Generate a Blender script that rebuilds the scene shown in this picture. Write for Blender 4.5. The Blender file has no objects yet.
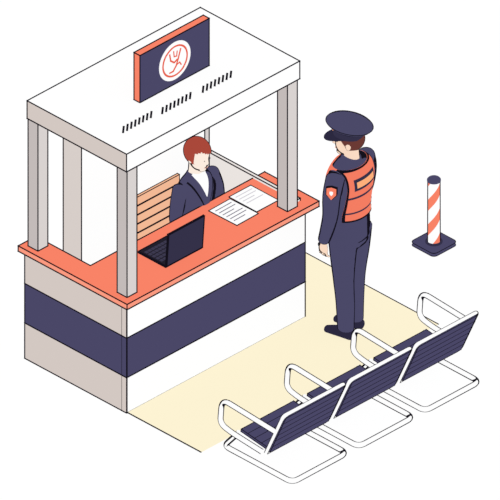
import bpy, bmesh, math
from mathutils import Vector, Matrix
V=Vector
sc=bpy.context.scene
sc.view_settings.view_transform='Standard'
sc.view_settings.look='None'

def lin(h):
    h=h.lstrip('#'); r=[int(h[i:i+2],16)/255 for i in (0,2,4)]
    return [c/12.92 if c<=0.04045 else ((c+0.055)/1.055)**2.4 for c in r]
INK='#14111c'
EM=0.95; DF=0.055  # every material mostly glows its own colour, standing in for even light
def mat(name,col,ink=None,pattern=None,col2=None,em=EM):
    m=bpy.data.materials.new(name); m.use_nodes=True
    nt=m.node_tree; N=nt.nodes; L=nt.links; N.clear()
    out=N.new('ShaderNodeOutputMaterial'); add=N.new('ShaderNodeAddShader')
    e=N.new('ShaderNodeEmission'); e.inputs['Strength'].default_value=em
    d=N.new('ShaderNodeBsdfDiffuse')
    sc_=N.new('ShaderNodeVectorMath'); sc_.operation='SCALE'; sc_.inputs['Scale'].default_value=DF
    L.new(sc_.outputs[0],d.inputs['Color']); L.new(e.outputs[0],add.inputs[0]); L.new(d.outputs[0],add.inputs[1]); L.new(add.outputs[0],out.inputs['Surface'])
    rgb=N.new('ShaderNodeRGB'); rgb.outputs[0].default_value=(*lin(col),1); src=rgb.outputs[0]
    def mixc(f,a,b):
        mx=N.new('ShaderNodeMix'); mx.data_type='RGBA'
        L.new(f,mx.inputs[0]); L.new(a,mx.inputs[6])
        if isinstance(b,str): mx.inputs[7].default_value=(*lin(b),1)
        else: L.new(b,mx.inputs[7])
        return mx.outputs[2]
    if pattern=='spiral':
        tc=N.new('ShaderNodeTexCoord'); sp=N.new('ShaderNodeSeparateXYZ'); L.new(tc.outputs['Object'],sp.inputs[0])
        at=N.new('ShaderNodeMath'); at.operation='ARCTAN2'; L.new(sp.outputs[1],at.inputs[0]); L.new(sp.outputs[0],at.inputs[1])
        a2=N.new('ShaderNodeMath'); a2.operation='MULTIPLY'; L.new(at.outputs[0],a2.inputs[0]); a2.inputs[1].default_value=-2/(2*math.pi)
        z2=N.new('ShaderNodeMath'); z2.operation='MULTIPLY_ADD'; L.new(sp.outputs[2],z2.inputs[0]); z2.inputs[1].default_value=4.8; L.new(a2.outputs[0],z2.inputs[2])
        fr=N.new('ShaderNodeMath'); fr.operation='FRACT'; L.new(z2.outputs[0],fr.inputs[0])
        gt=N.new('ShaderNodeMath'); gt.operation='GREATER_THAN'; L.new(fr.outputs[0],gt.inputs[0]); gt.inputs[1].default_value=0.54
        src=mixc(gt.outputs[0],src,col2)
    if ink:
        g=N.new('ShaderNodeNewGeometry'); dt=N.new('ShaderNodeVectorMath'); dt.operation='DOT_PRODUCT'
        L.new(g.outputs['Normal'],dt.inputs[0]); L.new(g.outputs['Incoming'],dt.inputs[1])
        ab=N.new('ShaderNodeMath'); ab.operation='ABSOLUTE'; L.new(dt.outputs['Value'],ab.inputs[0])
        lt=N.new('ShaderNodeMath'); lt.operation='LESS_THAN'; L.new(ab.outputs[0],lt.inputs[0]); lt.inputs[1].default_value=ink
        src=mixc(lt.outputs[0],src,INK)
    L.new(src,e.inputs['Color']); L.new(src,sc_.inputs[0])
    return m
M={}
M['ink']=mat('ink',INK)
M['white']=mat('white_paint','#ffffff')
M['ground']=mat('white_ground','#ffffff',em=0.965)
M['beige']=mat('beige_panel','#d3c8c2')  # shaded copy of the white panels, shade put into the colour
M['wallb']=mat('pale_beige_wall','#d8cfca')  # shaded tone of the white back wall, painted on its x-facing sides
M['pale']=mat('pale_panel','#ece6e2')
M['grey']=mat('grey_post','#c3bbb9')  # shaded copy of the post colour for its x-facing sides
M['lgrey']=mat('light_post','#d9d3d1')  # lit copy of the same post colour
M['navy']=mat('navy_paint','#4a4767')
M['navyd']=mat('navy_dark','#343149')
M['coral']=mat('coral','#f98367')
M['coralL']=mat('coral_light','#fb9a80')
M['corald']=mat('coral_dark','#e8604a')
M['wood']=mat('tan_wood','#f5bb97')
M['mat']=mat('pale_yellow','#fdf3d3')
M['tube']=mat('white_tube','#ffffff',ink=0.56)
M['frame']=mat('white_frame_tube','#ffffff',ink=0.52)
M['black']=mat('black_plastic','#23202c')
M['key']=mat('key_grey','#3d3a50')
M['skin']=mat('skin','#fbdcc4',ink=0.42)
M['skinS']=mat('skin_pale','#fdeee0',ink=0.40)
M['suit']=mat('navy_cloth','#4b4968',ink=0.42)
M['suit2']=mat('navy_trouser','#4b4968',ink=0.36)
M['vest']=mat('coral_vest','#f47d62')
M['hairb']=mat('auburn_hair','#a9483a',ink=0.3)
M['hairk']=mat('brown_hair','#6b3a34',ink=0.3)
M['cap']=mat('cap_cloth','#4b4968',ink=0.25)
M['shoe']=mat('black_shoe','#2c2940')
M['stripe']=mat('striped_post','#ffffff',ink=0.44,pattern='spiral',col2='#f98367')
M['yel']=mat('orange_trim','#fdaf7a')
M['paper']=mat('paper','#ffffff')
M['pencil']=mat('print','#55516a')
M['pencilL']=mat('faint_print','#c9c6cf')
M['lip']=mat('lip','#e8b8a6')

LR=0.0052
class B:
    def __init__(s): s.v=[];s.f=[];s.m=[];s.sm=[];s.M=Matrix.Identity(4)
    def add(s,vs,fs,mi=0,smooth=False):
        o=len(s.v); s.v+= [s.M@V(p) for p in vs]
        for f in fs: s.f.append([i+o for i in f]); s.m.append(mi); s.sm.append(smooth)
    def seg(s,p,q,r=LR,mi=1,n=4):
        p=V(p);q=V(q);t=(q-p)
        if t.length<1e-6: return
        t.normalize(); a=t.orthogonal().normalized(); b=t.cross(a)
        p=p-t*r*.6;q=q+t*r*.6
        vs=[]
        for c in (p,q):
            for i in range(n):
                an=2*math.pi*(i+.5)/n; vs.append(c+a*math.cos(an)*r*1.2+b*math.sin(an)*r*1.2)
        fs=[[i,(i+1)%n,n+(i+1)%n,n+i] for i in range(n)]+[list(range(n))[::-1],list(range(n,2*n))]
        s.add(vs,fs,mi)
    def poly(s,pts,r=LR,mi=1,closed=False):
        for a,b in zip(pts,pts[1:]+([pts[0]] if closed else [])):
            s.seg(a,b,r,mi)
    def prism(s,poly,z0,z1,mi=0,line=1,side=None,r=LR):
        n=len(poly)
        vs=[(x,y,z0) for x,y in poly]+[(x,y,z1) for x,y in poly]
        s.add(vs,[list(range(n))[::-1],list(range(n,2*n))],mi)
        for i in range(n):
            j=(i+1)%n
            m=mi if side is None else side(poly[i],poly[j])
            s.add([vs[i],vs[j],vs[n+j],vs[n+i]],[[0,1,2,3]],m)
        if line is not None:
            for i in range(n):
                j=(i+1)%n
                s.seg(vs[i],vs[j],r,line);s.seg(vs[n+i],vs[n+j],r,line);s.seg(vs[i],vs[n+i],r,line)
    def box(s,a,b,mi=0,line=1,side=None,r=LR):
        s.prism([(a[0],a[1]),(b[0],a[1]),(b[0],b[1]),(a[0],b[1])],a[2],b[2],mi,line,side,r)
    def slab(s,o,ex,ey,th,mi=0,line=1,r=LR):
        o=V(o);ex=V(ex);ey=V(ey);n=ex.cross(ey).normalized()*th
        c=[o,o+ex,o+ex+ey,o+ey]; vs=c+[p+n for p in c]
        s.add(vs,[[3,2,1,0],[4,5,6,7],[0,1,5,4],[1,2,6,5],[2,3,7,6],[3,0,4,7]],mi)
        if line is not None:
            for i in range(4):
                j=(i+1)%4; s.seg(vs[i],vs[j],r,line); s.seg(vs[4+i],vs[4+j],r,line); s.seg(vs[i],vs[4+i],r,line)
    def loft(s,st,side=(1,0,0),mi=0,n=20,cap=0.6,sub=3):
        P=[(V(c),a,b) for c,a,b in st]; Q=[]
        for i in range(len(P)-1):
            p0=P[max(i-1,0)];p1=P[i];p2=P[i+1];p3=P[min(i+2,len(P)-1)]
            for k in range(sub):
                t=k/sub
                f=lambda a,b,c,d:0.5*((2*b)+(c-a)*t+(2*a-5*b+4*c-d)*t*t+(3*b-a-3*c+d)*t*t*t)
                Q.append((f(p0[0],p1[0],p2[0],p3[0]),f(p0[1],p1[1],p2[1],p3[1]),f(p0[2],p1[2],p2[2],p3[2])))
        Q.append(P[-1])
        T=[]
        for i in range(len(Q)):
            T.append((Q[min(i+1,len(Q)-1)][0]-Q[max(i-1,0)][0]).normalized())
        R=[]
        if cap:
            c,a,b=Q[0]
            for k in (3,2,1):
                an=k*math.pi/2/3.2; R.append((c-T[0]*math.sin(an)*min(a,b)*cap,a*math.cos(an),b*math.cos(an),T[0]))
        for q,t in zip(Q,T): R.append((*q,t))
        if cap:
            c,a,b=Q[-1]
            for k in (1,2,3):
                an=k*math.pi/2/3.2; R.append((c+T[-1]*math.sin(an)*min(a,b)*cap,a*math.cos(an),b*math.cos(an),T[-1]))
        vs=[];fs=[]
        for c,a,b,t in R:
            u=V(side); u=(u-t*u.dot(t)).normalized(); w=t.cross(u)
            for i in range(n):
                an=2*math.pi*i/n; vs.append(c+u*a*math.cos(an)+w*b*math.sin(an))
        for k in range(len(R)-1):
            for i in range(n):
                j=(i+1)%n; fs.append([k*n+i,k*n+j,(k+1)*n+j,(k+1)*n+i])
        fs.append(list(range(n))[::-1]); fs.append([(len(R)-1)*n+i for i in range(n)])
        s.add(vs,fs,mi,True)
    def tube(s,pts,r,mi=0,n=16,capm=1):
        pts=[V(p) for p in pts]; T=[(pts[min(i+1,len(pts)-1)]-pts[max(i-1,0)]).normalized() for i in range(len(pts))]
        u=T[0].orthogonal().normalized(); vs=[];fs=[]
        for k,(p,t) in enumerate(zip(pts,T)):
            u=(u-t*u.dot(t)).normalized(); w=t.cross(u)
            for i in range(n):
                an=2*math.pi*i/n; vs.append(p+u*r*math.cos(an)+w*r*math.sin(an))
        for k in range(len(pts)-1):
            for i in range(n):
                j=(i+1)%n; fs.append([k*n+i,k*n+j,(k+1)*n+j,(k+1)*n+i])
        s.add(vs,fs,mi,True)
        s.add(vs[:n],[list(range(n))[::-1]],capm); s.add(vs[-n:],[list(range(n))],capm)
    def ell(s,c,r,mi=0,nu=24,nv=14):
        c=V(c);vs=[c+V((0,0,-r[2]))];fs=[]
        for k in range(1,nv):
            ph=-math.pi/2+math.pi*k/nv
            for i in range(nu):
                an=2*math.pi*i/nu; vs.append(c+V((r[0]*math.cos(ph)*math.cos(an),r[1]*math.cos(ph)*math.sin(an),r[2]*math.sin(ph))))
        vs.append(c+V((0,0,r[2])))
        for i in range(nu):
            j=(i+1)%nu; fs.append([0,1+j,1+i]); fs.append([len(vs)-1,1+(nv-2)*nu+i,1+(nv-2)*nu+j])
            for k in range(nv-2): fs.append([1+k*nu+i,1+k*nu+j,1+(k+1)*nu+j,1+(k+1)*nu+i])
        s.add(vs,fs,mi,True)
    def lathe(s,prof,mi=0,n=32,ell=(1,1),tilt=0,c=(0,0,0),smooth=True,closed=True):
        vs=[];fs=[]
        for r,z in prof:
            for i in range(n):
                an=2*math.pi*i/n; y=r*ell[1]*math.sin(an)
                vs.append(V((c[0]+r*ell[0]*math.cos(an),c[1]+y,c[2]+z+y*tilt)))
        for k in range(len(prof)-1):
            for i in range(n):
                j=(i+1)%n; fs.append([k*n+i,k*n+j,(k+1)*n+j,(k+1)*n+i])
        s.add(vs,fs,mi,smooth)
        if closed: s.add(vs[:n],[list(range(n))[::-1]],mi); s.add(vs[-n:],[list(range(n))],mi)
    def obj(s,name,mats,parent=None,origin=None,**props):
        me=bpy.data.meshes.new(name)
        o=V(origin) if origin is not None else V((0,0,0))
        me.from_pydata([p-o for p in s.v],[],s.f); 
        for m in mats: me.materials.append(M[m] if isinstance(m,str) else m)
        for p,m,sm in zip(me.polygons,s.m,s.sm): p.material_index=m; p.use_smooth=sm
        me.update()
        ob=bpy.data.objects.new(name,me); sc.collection.objects.link(ob)
        ob.location=o
        if parent: ob.parent=parent; 
        for k,v in props.items(): ob[k]=v
        return ob
def empty(name,loc,label,category,**p):
    e=bpy.data.objects.new(name,None); e.empty_display_size=.1; sc.collection.objects.link(e); e.location=loc
    e['label']=label; e['category']=category
    for k,v in p.items(): e[k]=v
    return e
def child(b,name,mats,par,**p):
    mv=par.location
    b.v=[q-mv for q in b.v]
    return b.obj(name,mats,par,**p)
def remesh(ob,vox=0.006,it=4):
    m=ob.modifiers.new('r','REMESH'); m.mode='VOXEL'; m.voxel_size=vox; m.use_smooth_shade=True
    s=ob.modifiers.new('s','SMOOTH'); s.factor=.5; s.iterations=it
    dg=bpy.context.evaluated_depsgraph_get(); ev=ob.evaluated_get(dg)
    me=bpy.data.meshes.new_from_object(ev); 
    mats=list(ob.data.materials)
    ob.modifiers.clear(); ob.data=me
    if not me.materials:
        for x in mats: me.materials.append(x)
    for p in me.polygons: p.use_smooth=True; p.material_index=0
def bisect(ob,planes):
    bm=bmesh.new(); bm.from_mesh(ob.data)
    for co,no in planes:
        bmesh.ops.bisect_plane(bm,geom=bm.verts[:]+bm.edges[:]+bm.faces[:],plane_co=co,plane_no=no,clear_outer=True)
    bm.to_mesh(ob.data); bm.free()
def fillet(pts,r,n=5):
    pts=[V(p) for p in pts]; out=[pts[0]]
    for a,b,c in zip(pts,pts[1:],pts[2:]):
        d1=(a-b);d2=(c-b); rr=min(r,d1.length*.49,d2.length*.49)
        p=b+d1.normalized()*rr; q=b+d2.normalized()*rr
        for k in range(n+1):
            t=k/n; out.append(p*(1-t)**2+b*2*t*(1-t)+q*t*t)
    out.append(pts[-1]); return out

# ---------- ground ----------
b=B(); b.add([(-20,-20,0),(20,-20,0),(20,20,0),(-20,20,0)],[[0,1,2,3]])
b.obj('floor',['ground'],kind='structure')
b=B(); b.box((0.0,-.745,0.001),(2.40,1.0,.005),0,None)
b.seg((0,0,.006),(0,-.745,.006),LR,1)
b.seg((2.40,1.0,.006),(2.40,-.745,.006),LR*.8,1)
b.obj('floor_mat',['mat','ink'],label='pale yellow rectangular floor mat under the booth counter',category='mat')

# ---------- booth ----------
BT=empty('service_booth',(0,0,0),'white and navy roofed service booth with coral countertop','booth')
zs=[0,.30,.635,.92]
b=B()
for i in range(3): b.box((0,0,zs[i]),(1.8,.05,zs[i+1]),[0,1,0][i],2)
child(b,'front_panel',['white','navy','ink'],BT,label='white front panel with wide navy band')
b=B()
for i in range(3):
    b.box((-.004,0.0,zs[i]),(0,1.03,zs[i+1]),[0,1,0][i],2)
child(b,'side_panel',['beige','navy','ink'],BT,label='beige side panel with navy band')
b=B(); b.box((1.77,.05,0),(1.80,1.0,.985),0,1)
child(b,'side_wall',['pale','ink'],BT)
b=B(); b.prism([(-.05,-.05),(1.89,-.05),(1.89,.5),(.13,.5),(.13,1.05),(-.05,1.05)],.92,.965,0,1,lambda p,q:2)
child(b,'countertop',['coral','ink','coralL'],BT)
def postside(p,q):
    return 2 if abs(p[0]-q[0])<1e-6 else 0  # sides facing along x get the darker tone, painting their shade
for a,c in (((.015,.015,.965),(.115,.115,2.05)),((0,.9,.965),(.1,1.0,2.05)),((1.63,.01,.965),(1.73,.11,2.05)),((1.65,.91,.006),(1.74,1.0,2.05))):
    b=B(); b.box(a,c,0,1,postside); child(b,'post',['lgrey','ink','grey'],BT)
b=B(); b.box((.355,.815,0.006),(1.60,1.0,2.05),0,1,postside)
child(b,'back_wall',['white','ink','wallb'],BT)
b=B(); b.box((-.01,-.005,2.05),(1.74,1.0,2.2),0,1,lambda p,q:2 if abs(p[0]-q[0])<1e-6 else 0)  # roof sides facing along x wear painted shade over the white
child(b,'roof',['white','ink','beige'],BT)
for cx,yv in ((.36,.205),(.735,.185),(1.14,.18)):
    b=B()
    for i in range(8):
        x=cx-.15+.040*i
        b.slab((x-.035,yv,2.2005),(.070,.062,0),(-.010,.0115,0),.002,0,None)
    child(b,'roof_vent',['ink'],BT,label='row of short dark slots')

# sign
S=empty('sign_board',(.54,.41,2.2),'navy billboard sign with coral edge and round emblem on the roof','sign')
b=B(); b.box((.54,.41,2.2),(1.24,.47,2.6),0,1,lambda p,q:2 if abs(p[1]-q[1])<1e-6 and p[1]<.45 else 0)
child(b,'panel',['coral','ink','navy'],S)
def circ(cx,cz,r,y,n=40,a0=0,a1=360):
    return [V((cx+r*math.cos(math.radians(a0+(a1-a0)*i/n)),y,cz+r*math.sin(math.radians(a0+(a1-a0)*i/n)))) for i in range(n+1)]
b=B(); ex,ez=.89,2.40
pts=circ(ex,ez,.158,.406)[:-1]; back=[p+V((0,.003,0)) for p in pts]
b.add(pts+back,[list(range(40)),]+[[i,(i+1)%40,40+(i+1)%40,40+i] for i in range(40)],0)
b.poly(circ(ex,ez,.122,.405),.006,1)
P=lambda x,z:V((ex+x,.404,ez+z))
b.poly([P(-.055,.075),P(-.045,.02),P(-.01,-.010),P(.02,.005)],.0056,1)
b.poly([P(.055,.08),P(.032,.01),P(.010,-.045),P(-.02,-.08),P(-.055,-.08)],.0056,1)
b.poly([P(-.015,.085),P(-.01,.04),P(.015,.035),P(.02,.075)],.0045,1)
b.poly([P(.012,-.04),P(.045,-.03),P(.06,-.055)],.0045,1)
child(b,'emblem',['white','corald'],S,label='white disc with coral ring and monogram')

# wooden bench
W=empty('wooden_bench',(1.05,.62,0),'peach-tan wooden slatted bench behind the counter','bench')
b=B()
for i in range(7):
    z=.60+i*.077; b.box((.80,.72,z),(1.25,.742,z+.070),0,1,r=.0038)
child(b,'backrest',['wood','ink'],W)
b=B()
for i in range(3):
    b.box((.82,.42+i*.1,.40),(1.50,.51+i*.1,.43),0,1)
child(b,'seat',['wood','ink'],W)
for x in (.86,1.44):
    b=B(); b.box((x,.43,.001),(x+.04,.47,.40),0,1); child(b,'leg',['wood','ink'],W)
    b=B(); b.box((x,.69,.001),(x+.04,.715,.40),0,1); child(b,'leg',['wood','ink'],W)

# ---------- counter items ----------
LP=empty('laptop',(.675,.2,.966),'open black laptop standing on the coral countertop','laptop')
b=B(); b.box((.49,.10,.967),(.85,.375,.980),0,1)
child(b,'base',['black','ink'],LP)
b=B()
for r in range(5):
    for k in range(10):
        b.box((.51+k*.032,.16+r*.038,.980),(.535+k*.032,.185+r*.038,.983),0,None)
child(b,'keyboard',['key'],LP)
b=B(); b.slab((.49,.10,.982),(.36,0,0),(0,-.02,.275),.012,0,1)
child(b,'screen',['navyd','ink'],LP)
def sheet(cx,cy,w,h,rot,lab,z,rows,pm):
    P=empty('paper_sheet',(cx,cy,z),lab,'paper',group='papers on the countertop')
    P.rotation_euler=(0,0,rot)
    b=B(); b.box((-w/2,-h/2,0),(w/2,h/2,.002),0,1,r=.0036)
    for i in rows:
        yy=h/2-.04-i*(h-.06)/6
        b.seg((-w/2+.03,yy,.003),(w/2-.03-(.05 if i%3==2 else 0),yy,.003),.0032,2)
    b.obj('page',['paper','ink',pm],P)
sheet(1.35,.275,.22,.28,.02,'white printed sheet with text lines on counter',.967,range(6),'pencil')
sheet(1.58,.30,.22,.28,.0,'white form with faint lines lying beside the other sheet',.967,range(4),'pencilL')

# ---------- bollard ----------
bx,by=3.126,.026
BO=empty('traffic_bollard',(bx,by,0),'white and coral striped bollard on dark square base','bollard')
b=B()
pp=[]
for sx,sy,a0 in ((1,1,0),(-1,1,90),(-1,-1,180),(1,-1,270)):
    for k in range(6):
        an=math.radians(a0+18*k); pp.append((sx*.085+.035*math.cos(an),sy*.085+.035*math.sin(an)))
b.prism(pp,.001,.028,0,None)
for i in range(len(pp)):
    b.seg((*pp[i],.028),(*pp[(i+1)%len(pp)],.028),.003,1)
    b.seg((*pp[i],.002),(*pp[(i+1)%len(pp)],.002),.003,1)
b.obj('base',['navy','ink'],BO)
b=B(); b.lathe([(.062,.028),(.062,.036),(.048,.042)],0,smooth=False)
b.obj('collar',['navyd'],BO)
b=B(); b.lathe([(.049,.03),(.048,.55)],0); b.obj('post',['stripe'],BO,label='white post with coral diagonal stripes')
b=B(); b.lathe([(.050,.545),(.050,.557),(.043,.565),(.02,.57),(.001,.571)],0); b.obj('cap',['navy'],BO)

# ---------- waiting bench ----------
WB=empty('waiting_bench',(1.13,-1.15,0),'three-seat navy waiting bench with white tubular frames, armrests and legs','bench')
x0=.13; w=.67
for i in range(3):
    xa=x0+i*w
    b=B(); o=V((xa+.045,-.975,.205)); ey=V((0,-.275,-.035)); ex=V((w-.14,0,0))
    b.slab(o,ey,ex,.022,0,1,.0035)
    for k in range(1,4):
        p=o+ey*k/4+V((0,0,.0225)); b.seg(p,p+ex,.0024,1)
    child(b,'seat',['navy','ink'],WB)
    b=B(); o=V((xa+.040,-1.255,.172)); up=V((0,-.16,.36)); ex=V((w-.08,0,0)) 
    b.slab(o,ex,up,.02,0,1,.003)
    nn=ex.cross(up).normalized()
    for k in range(1,6):
        for s_ in (-.0003,.0203):
            p=o+up*k/6+nn*s_; b.seg(p,p+ex,.0024,1)
    child(b,'backrest',['navy','ink'],WB)
    b=B()
    q=fillet([(xa+.025,-1.25,.158),(xa+.025,-1.426,.548),(xa+w-.025,-1.426,.548),(xa+w-.025,-1.25,.158),(xa+.025,-1.25,.158)],.035,5)
    b.tube(q,.0155,0); child(b,'back_frame',['frame','white'],WB,label='white tubular frame around the back')
    b=B()
    q=fillet([(xa+.03,-.97,.20),(xa+.03,-.82,.022),(xa+.03,-1.51,.022),(xa+w-.09,-1.51,.022),(xa+w-.09,-.82,.022),(xa+w-.09,-.97,.20)],.06,6)
    b.tube(q,.0215,0); child(b,'leg',['tube','white'],WB,label='white bent tube sled leg')
for i in range(4):
    xa=x0+i*w
    b=B(); q=fillet([(xa,-1.37,.40),(xa,-.83,.435),(xa,-.81,.22),(xa,-.92,.195),(xa,-1.24,.17)],.08,7)
    b.tube(q,.0215,0); child(b,'armrest',['tube','white'],WB,label='white tubular armrest')

# ---------- people ----------
def hand(b,wr,D,T,Nn,curl=.35):
    D=V(D).normalized();T=V(T);T=(T-D*T.dot(D)).normalized();Nn=V(Nn);Nn=(Nn-D*Nn.dot(D)-T*Nn.dot(T)).normalized(); wr=V(wr)
    b.loft([(wr-D*.03,.026,.02),(wr+D*.02,.032,.019),(wr+D*.055,.041,.017),(wr+D*.085,.040,.013)],side=T,cap=.5)
    for off,L in ((.031,.070),(.0105,.080),(-.0105,.074),(-.031,.056)):
        p=wr+D*.08+T*off; d=(D+T*off*3).normalized(); pts=[(p-d*.01,.0085,.0085)]; ang=curl*.6
        for fr in (.45,.3,.25):
            dd=d*math.cos(ang)+Nn*math.sin(ang); p=p+dd*L*fr; pts.append((p.copy(),.0082,.0082)); ang+=curl
        b.loft(pts,side=T,n=10,cap=.9,sub=2)
    p=wr+D*.025+T*.024; d=(D*.65+T*.7+Nn*.3).normalized(); d2=(D*.9+T*.25+Nn*.35).normalized()
    b.loft([(p,.012,.012),(p+d*.035,.0105,.0105),(p+d*.035+d2*.032,.009,.009)],side=Nn,n=10,cap=.9,sub=2)

def headparts(b,H,yaw,tilt=0,nose=1.0,fw=.064):
    Mh=Matrix.Translation(V(H))@Matrix.Rotation(yaw,4,'Z')@Matrix.Rotation(tilt,4,'X')
    b.M=Mh
    b.ell((0,-.008,.022),(.077,.096,.096))
    b.ell((0,.018,-.030),(fw,.074,.085))
    b.ell((0,.052,-.088),(.034,.032,.028))
    k=.088
    b.loft([((0,.086,.012),.008,.008),((0,k+.015*nose,-.012),.010,.010),((0,k+.020*nose,-.027),.013,.011)],n=10)
    for s in (-1,1): b.ell((s*.078,-.006,-.012),(.011,.02,.031),nu=14,nv=10)
    b.M=Matrix.Identity(4); return Mh

def face(par,Mh,hair,k=1.0,brow=True):
    for s in (-1,1):
        b=B(); b.M=Mh; b.ell((s*.030,.087,.008),(.0075*k,.006*k,.0085*k),nu=12,nv=8); b.obj('eye',['ink'],par)
        if brow:
            b=B(); b.M=Mh; r=.003*k; b.loft([((s*.017,.093,.028),r,r),((s*.032,.089,.033),r,r),((s*.046,.078,.029),r*.7,r*.7)],n=8); b.obj('eyebrow',[hair],par)
    b=B(); b.M=Mh; b.loft([((-.018,.0855,-.062),.0028,.0028),((0,.091,-.065),.0035,.0035),((.018,.0855,-.062),.0028,.0028)],n=8); b.obj('mouth',['lip'],par)

# ----- officer -----
O=empty('person',(1.88,-.37,0),'person in navy uniform, peaked cap and coral vest, standing','person')
O.rotation_euler=(0,0,math.radians(9)); O.scale=(1.06,1.05,1.015)
torso=[((0,0,.84),.160,.130),((0,0,.95),.158,.126),((0,0,1.07),.156,.118),((0,0,1.2),.178,.126),((0,0,1.32),.198,.128),((0,-.005,1.41),.172,.105),((0,-.01,1.465),.085,.075)]
def inflate(t,d): return [(c,a+d,bb+d) for c,a,bb in t]
H=V((0,.01,1.605)); yaw=math.radians(30)
b=B(); Mh=headparts(b,H,yaw,0,.7)
b.loft([((0,-.01,1.56),.052,.056),((0,-.015,1.49),.055,.06),((0,-.01,1.43),.08,.07)])
b.loft(inflate(torso,-.025))
arms={-1:[((-.178,-.01,1.392),.068,.068),((-.228,-.015,1.27),.064,.066),((-.242,-.015,1.12),.056,.058),((-.240,.01,1.0),.051,.054),((-.232,.045,.885),.044,.047)],
       1:[((.174,-.005,1.392),.066,.066),((.214,.005,1.27),.062,.064),((.216,.02,1.12),.054,.056),((.200,.05,1.0),.049,.051),((.185,.085,.885),.042,.045)]}
b.loft(inflate(arms[-1],-.016),side=(0,1,0)); b.loft(inflate(arms[1],-.016),side=(0,1,0))
hand(b,(-.231,.05,.862),(.05,.10,-1),(.1,1,.1),(1,0,0),.4)
hand(b,(.182,.092,.862),(-.05,.10,-1),(-.1,1,.1),(-1,0,0),.4)
legs={}
for s in (-1,1):
    yo=.012*s
    legs[s]=[((s*.074,0,.88),.092,.120),((s*.078,.0,.70),.082,.098),((s*.074,.003+yo*.5,.48),.067,.077),((s*.070,-.002+yo,.28),.060,.069),((s*.070,-.005+yo,.075),.054,.062)]
    b.loft(inflate(legs[s],-.02)); b.loft([((s*.070,-.03+yo,.05),.033,.033),((s*.068,.10+yo,.035),.032,.024)])
ob=b.obj('body',['skin'],O); remesh(ob)
face(O,Mh,'hairk')
b=B(); b.loft(torso,n=32)
for s in (-1,1): b.loft(arms[s],side=(0,1,0))
ob=b.obj('jacket',['suit'],O); remesh(ob,.008,5)
b=B(); b.loft([((0,0,.80),.146,.122),((0,0,.93),.150,.122)],n=32)
for s in (-1,1): b.loft(legs[s],cap=.1)
ob=b.obj('trousers',['suit2'],O); remesh(ob,.008,4)
for s in (-1,1):
    yo=.012*s; xo=s*.070
    b=B(); b.loft([((xo,-.05+yo,.044),.040,.042),((xo,.02+yo,.045),.042,.045),((xo-.006,.09+yo,.035),.041,.033),((xo-.015,.145+yo,.028),.032,.024)])
    ob=b.obj('shoe',['shoe'],O); remesh(ob,.006,3); bisect(ob,[((0,0,.003),(0,0,-1))])
XV=.155
def shell(name,m,d,z0,z1,x,extra=(),**kw):
    b=B(); b.loft(inflate(torso,d)[1:],n=96,cap=0 if name!='vest' else .2,sub=8)
    ob=b.obj(name,[m],O,**kw); bisect(ob,[((0,0,z0),(0,0,-1)),((0,0,z1),(0,0,1)),((x,0,0),(1,0,0)),((-x,0,0),(-1,0,0))]+list(extra)); return ob
shell('vest','vest',.011,1.02,1.440,XV,label='coral safety vest with dark bands and small label')
bk=[((0,0,0),(0,1,0))]
for z,m_,h in ((1.02,'ink',.013),(1.085,'navyd',.014),(1.215,'navyd',.018),(1.428,'ink',.013)):
    shell('vest_band',m_,.0145,z,z+h,XV+.002,bk)
for s in (-1,1):
    shell('vest_edging','ink',.0148,1.02,1.43,XV+.003,[((s*(XV-.009),0,0),(-s,0,0))]+bk)
shell('vest_patch','navyd',.0148,1.280,1.372,.110,bk)
shell('patch_stripe','yel',.018,1.302,1.350,.092,bk)
# shoulder patch
b=B(); nrm=V((-.90,-.42,.12)).normalized(); tx=V((0,0,1)).cross(nrm).normalized(); tz=nrm.cross(tx)
sh=[(-.036,.038),(0,.048),(.036,.038),(.036,-.012),(0,-.056),(-.036,-.012)]
cen=V((-.214,-.018,1.32))
for k,(s2,mi,off) in enumerate(((1.1,2,.067),(.93,1,.070),(.34,0,.073))):
    vs=[cen+nrm*off+tx*y*s2+tz*z*s2 for y,z in sh]; vs2=[p-nrm*.02 for p in vs]
    b.add(vs+vs2,[list(range(6)),list(range(6,12))[::-1]]+[[i,(i+1)%6,6+(i+1)%6,6+i] for i in range(6)],mi)
b.obj('shoulder_patch',['white','coral','ink'],O,label='small coral and white shield patch')
# hair / cap
b=B(); b.M=Mh; b.ell((0,-.014,.018),(.083,.1,.102),nu=40,nv=26)
ob=b.obj('hair',['hairk'],O); no=Mh.to_3x3()@V((0,.80,-.60)); bisect(ob,[(Mh@V((0,.06,.05)),no)])
C=Mh@Matrix.Translation(V((0,0,.045)))@Matrix.Rotation(math.radians(4),4,'X')
b=B(); b.M=C; b.lathe([(.088,0),(.090,.05)],0,ell=(1,1.2)); b.obj('cap_band',['navyd'],O)
K=.143
b=B(); b.M=C; b.lathe([(.090,.045),(.110,.06),(.137,.082),(K,.094),(.137,.105),(.10,.118),(.05,.126),(.002,.128)],0,ell=(1,1.14),tilt=.12)
n=40; ring=[V((K*math.cos(2*math.pi*i/n),K*1.14*math.sin(2*math.pi*i/n),.094+.12*K*1.14*math.sin(2*math.pi*i/n))) for i in range(n)]
b.poly(ring,.0028,1,True)
b.obj('cap_crown',['cap','ink'],O)
b=B(); b.M=C
n=16; vs=[]
for i in range(n+1):
    an=math.pi*i/n; cx,cy=math.cos(an),math.sin(an)
    vs.append(V((.086*cx,.100*cy,.008))); vs.append(V((.089*cx,.025+.142*cy**.8 if cy>0 else .0,.006-.040*cy)))
vs2=[p-V((0,0,.006)) for p in vs]; m=len(vs)
fs=[]
for i in range(n):
    a=2*i; fs+= [[a,a+1,a+3,a+2],[m+a+2,m+a+3,m+a+1,m+a],[a+1,m+a+1,m+a+3,a+3]]
b.add(vs+vs2,fs,0); b.obj('cap_visor',['shoe'],O)
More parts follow.
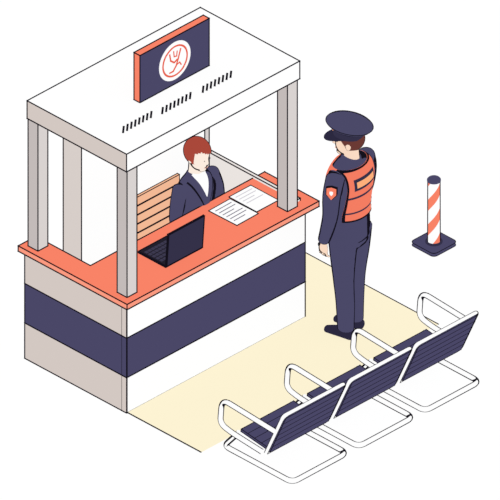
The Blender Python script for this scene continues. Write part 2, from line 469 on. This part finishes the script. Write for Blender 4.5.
b=B(); b.M=C; b.ell((0,.108,.04),(.016,.006,.02)); b.obj('cap_badge',['yel'],O)

# ----- attendant -----
A=empty('person',(1.295,.60,0.03),'person in navy suit and open white collar with auburn hair, seated','person')
A.rotation_euler=(0,0,math.radians(180))
t2=[((0,0,.50),.155,.105),((0,0,.62),.155,.105),((0,.0,.75),.145,.105),((0,0,.88),.155,.108),((0,0,1.0),.170,.108),((0,-.005,1.09),.155,.092),((0,-.008,1.145),.075,.065)]
H=V((0,.025,1.315)); yaw=math.radians(3)
b=B(); Mh=headparts(b,H,yaw,math.radians(-9),.2,.071)
b.loft([((0,.0,1.27),.050,.054),((0,-.005,1.18),.052,.056),((0,-.005,1.11),.07,.06)])
b.loft(inflate(t2,-.022))
ar={}
for s in (-1,1):
    ar[s]=[((s*.155,0,1.085),.060,.060),((s*.200,.01,.96),.054,.055),((s*.215,.02,.82),.048,.048),((s*.190,.10,.74),.045,.045),((s*.150,.19,.665),.036,.036)]
    b.loft(inflate(ar[s],-.012),side=(0,1,0))
    hand(b,(s*.15,.20,.655),(-s*.35,.9,-.12),(-s,-.3,.0),(0,0,-1),.25)
    b.loft([((s*.09,-.0,.54),.075,.07),((s*.1,.2,.54),.065,.062),((s*.1,.38,.52),.052,.052),((s*.1,.40,.3),.045,.048),((s*.1,.38,.08),.036,.038)],sub=4)
    b.loft([((s*.1,.36,.05),.035,.035),((s*.1,.47,.035),.035,.025)])
ob=b.obj('body',['skinS'],A); remesh(ob)
face(A,Mh,'hairb',.5,False)
b=B(); b.loft(t2,n=32)
for s in (-1,1): b.loft(ar[s],side=(0,1,0))
ob=b.obj('jacket',['suit'],A); remesh(ob,.008,5)
b=B(); b.loft([((0,0,.52),.155,.1),((0,0,.6),.155,.1)])
for s in (-1,1):
    b.loft([((s*.09,-.0,.54),.088,.082),((s*.1,.2,.54),.077,.075),((s*.1,.38,.52),.064,.064),((s*.1,.40,.3),.056,.058),((s*.1,.38,.10),.048,.05)],sub=4)
ob=b.obj('trousers',['suit2'],A); remesh(ob,.008,4)
for s in (-1,1):
    b=B(); b.loft([((s*.1,.33,.024),.044,.044),((s*.1,.42,.021),.045,.042),((s*.1,.49,.012),.036,.026)]); ob=b.obj('shoe',['shoe'],A); bisect(ob,[((0,0,-.022),(0,0,-1))])
def vcut(name,m,d,w0,zb,k,zt=1.2):
    b=B(); b.loft(inflate(t2,d),n=80,sub=10,cap=.6)
    ob=b.obj(name,[m],A)
    bisect(ob,[((0,0.02,0),(0,-1,0)),((0,0,zb),(0,0,-1)),((0,0,zt),(0,0,1)),((w0,0,zb),(1,0,-k)),((-w0,0,zb),(-1,0,-k))])
    return ob
vcut('shirt','white',.0065,.003,1.0,.36)
vcut('lapel','suit2',.0045,.018,.925,.42)
vcut('lapel_edge','ink',.0030,.022,.915,.455)
b=B(); b.loft([((0,-.005,1.11),.072,.066),((0,.0,1.155),.062,.063)],cap=0,n=28); b.obj('shirt_collar',['white'],A)
# hair: rounded full crown with hairline across the forehead
b=B(); b.M=Mh; b.ell((0,-.014,.026),(.095,.108,.110),nu=56,nv=40)
ob=b.obj('hair',['hairb'],A)
bm=bmesh.new(); bm.from_mesh(ob.data)
inv=Mh.inverted()
dele=[]
for f in bm.faces:
    c=inv@f.calc_center_median()
    line=.062 + (.035*(c.x/.09))
    if c.y>.030 and c.z<line-1.08*max(0,.06-c.y): dele.append(f)
    elif c.y<=.030 and c.z < -.050+ .25*c.y - .35*max(0,-c.y): dele.append(f)
bmesh.ops.delete(bm,geom=dele,context='FACES'); bm.to_mesh(ob.data); bm.free()
A['label']='person in navy suit and open white collar, seated at counter'

# ---------- light & world ----------
wd=bpy.data.worlds.new('World'); sc.world=wd; wd.use_nodes=True
bg=wd.node_tree.nodes['Background']; bg.inputs[0].default_value=(1,1,1,1); bg.inputs[1].default_value=.85
sl=bpy.data.lights.new('sun','SUN'); sl.energy=.6; sl.angle=math.radians(60)
so=bpy.data.objects.new('sun',sl); sc.collection.objects.link(so); so.rotation_euler=(math.radians(40),math.radians(10),0)

# ---------- camera ----------
e=math.radians(32.58)
cd=bpy.data.cameras.new('camera'); cd.type='ORTHO'; cd.ortho_scale=500/140; cd.clip_end=100
co=bpy.data.objects.new('camera',cd); sc.collection.objects.link(co)
tgt=V((2.15,.908,0)); back=V((-math.cos(e)/math.sqrt(2),-math.cos(e)/math.sqrt(2),math.sin(e)))
co.location=tgt+back*15; co.rotation_euler=(math.pi/2-e,0,-math.pi/4)
sc.camera=co
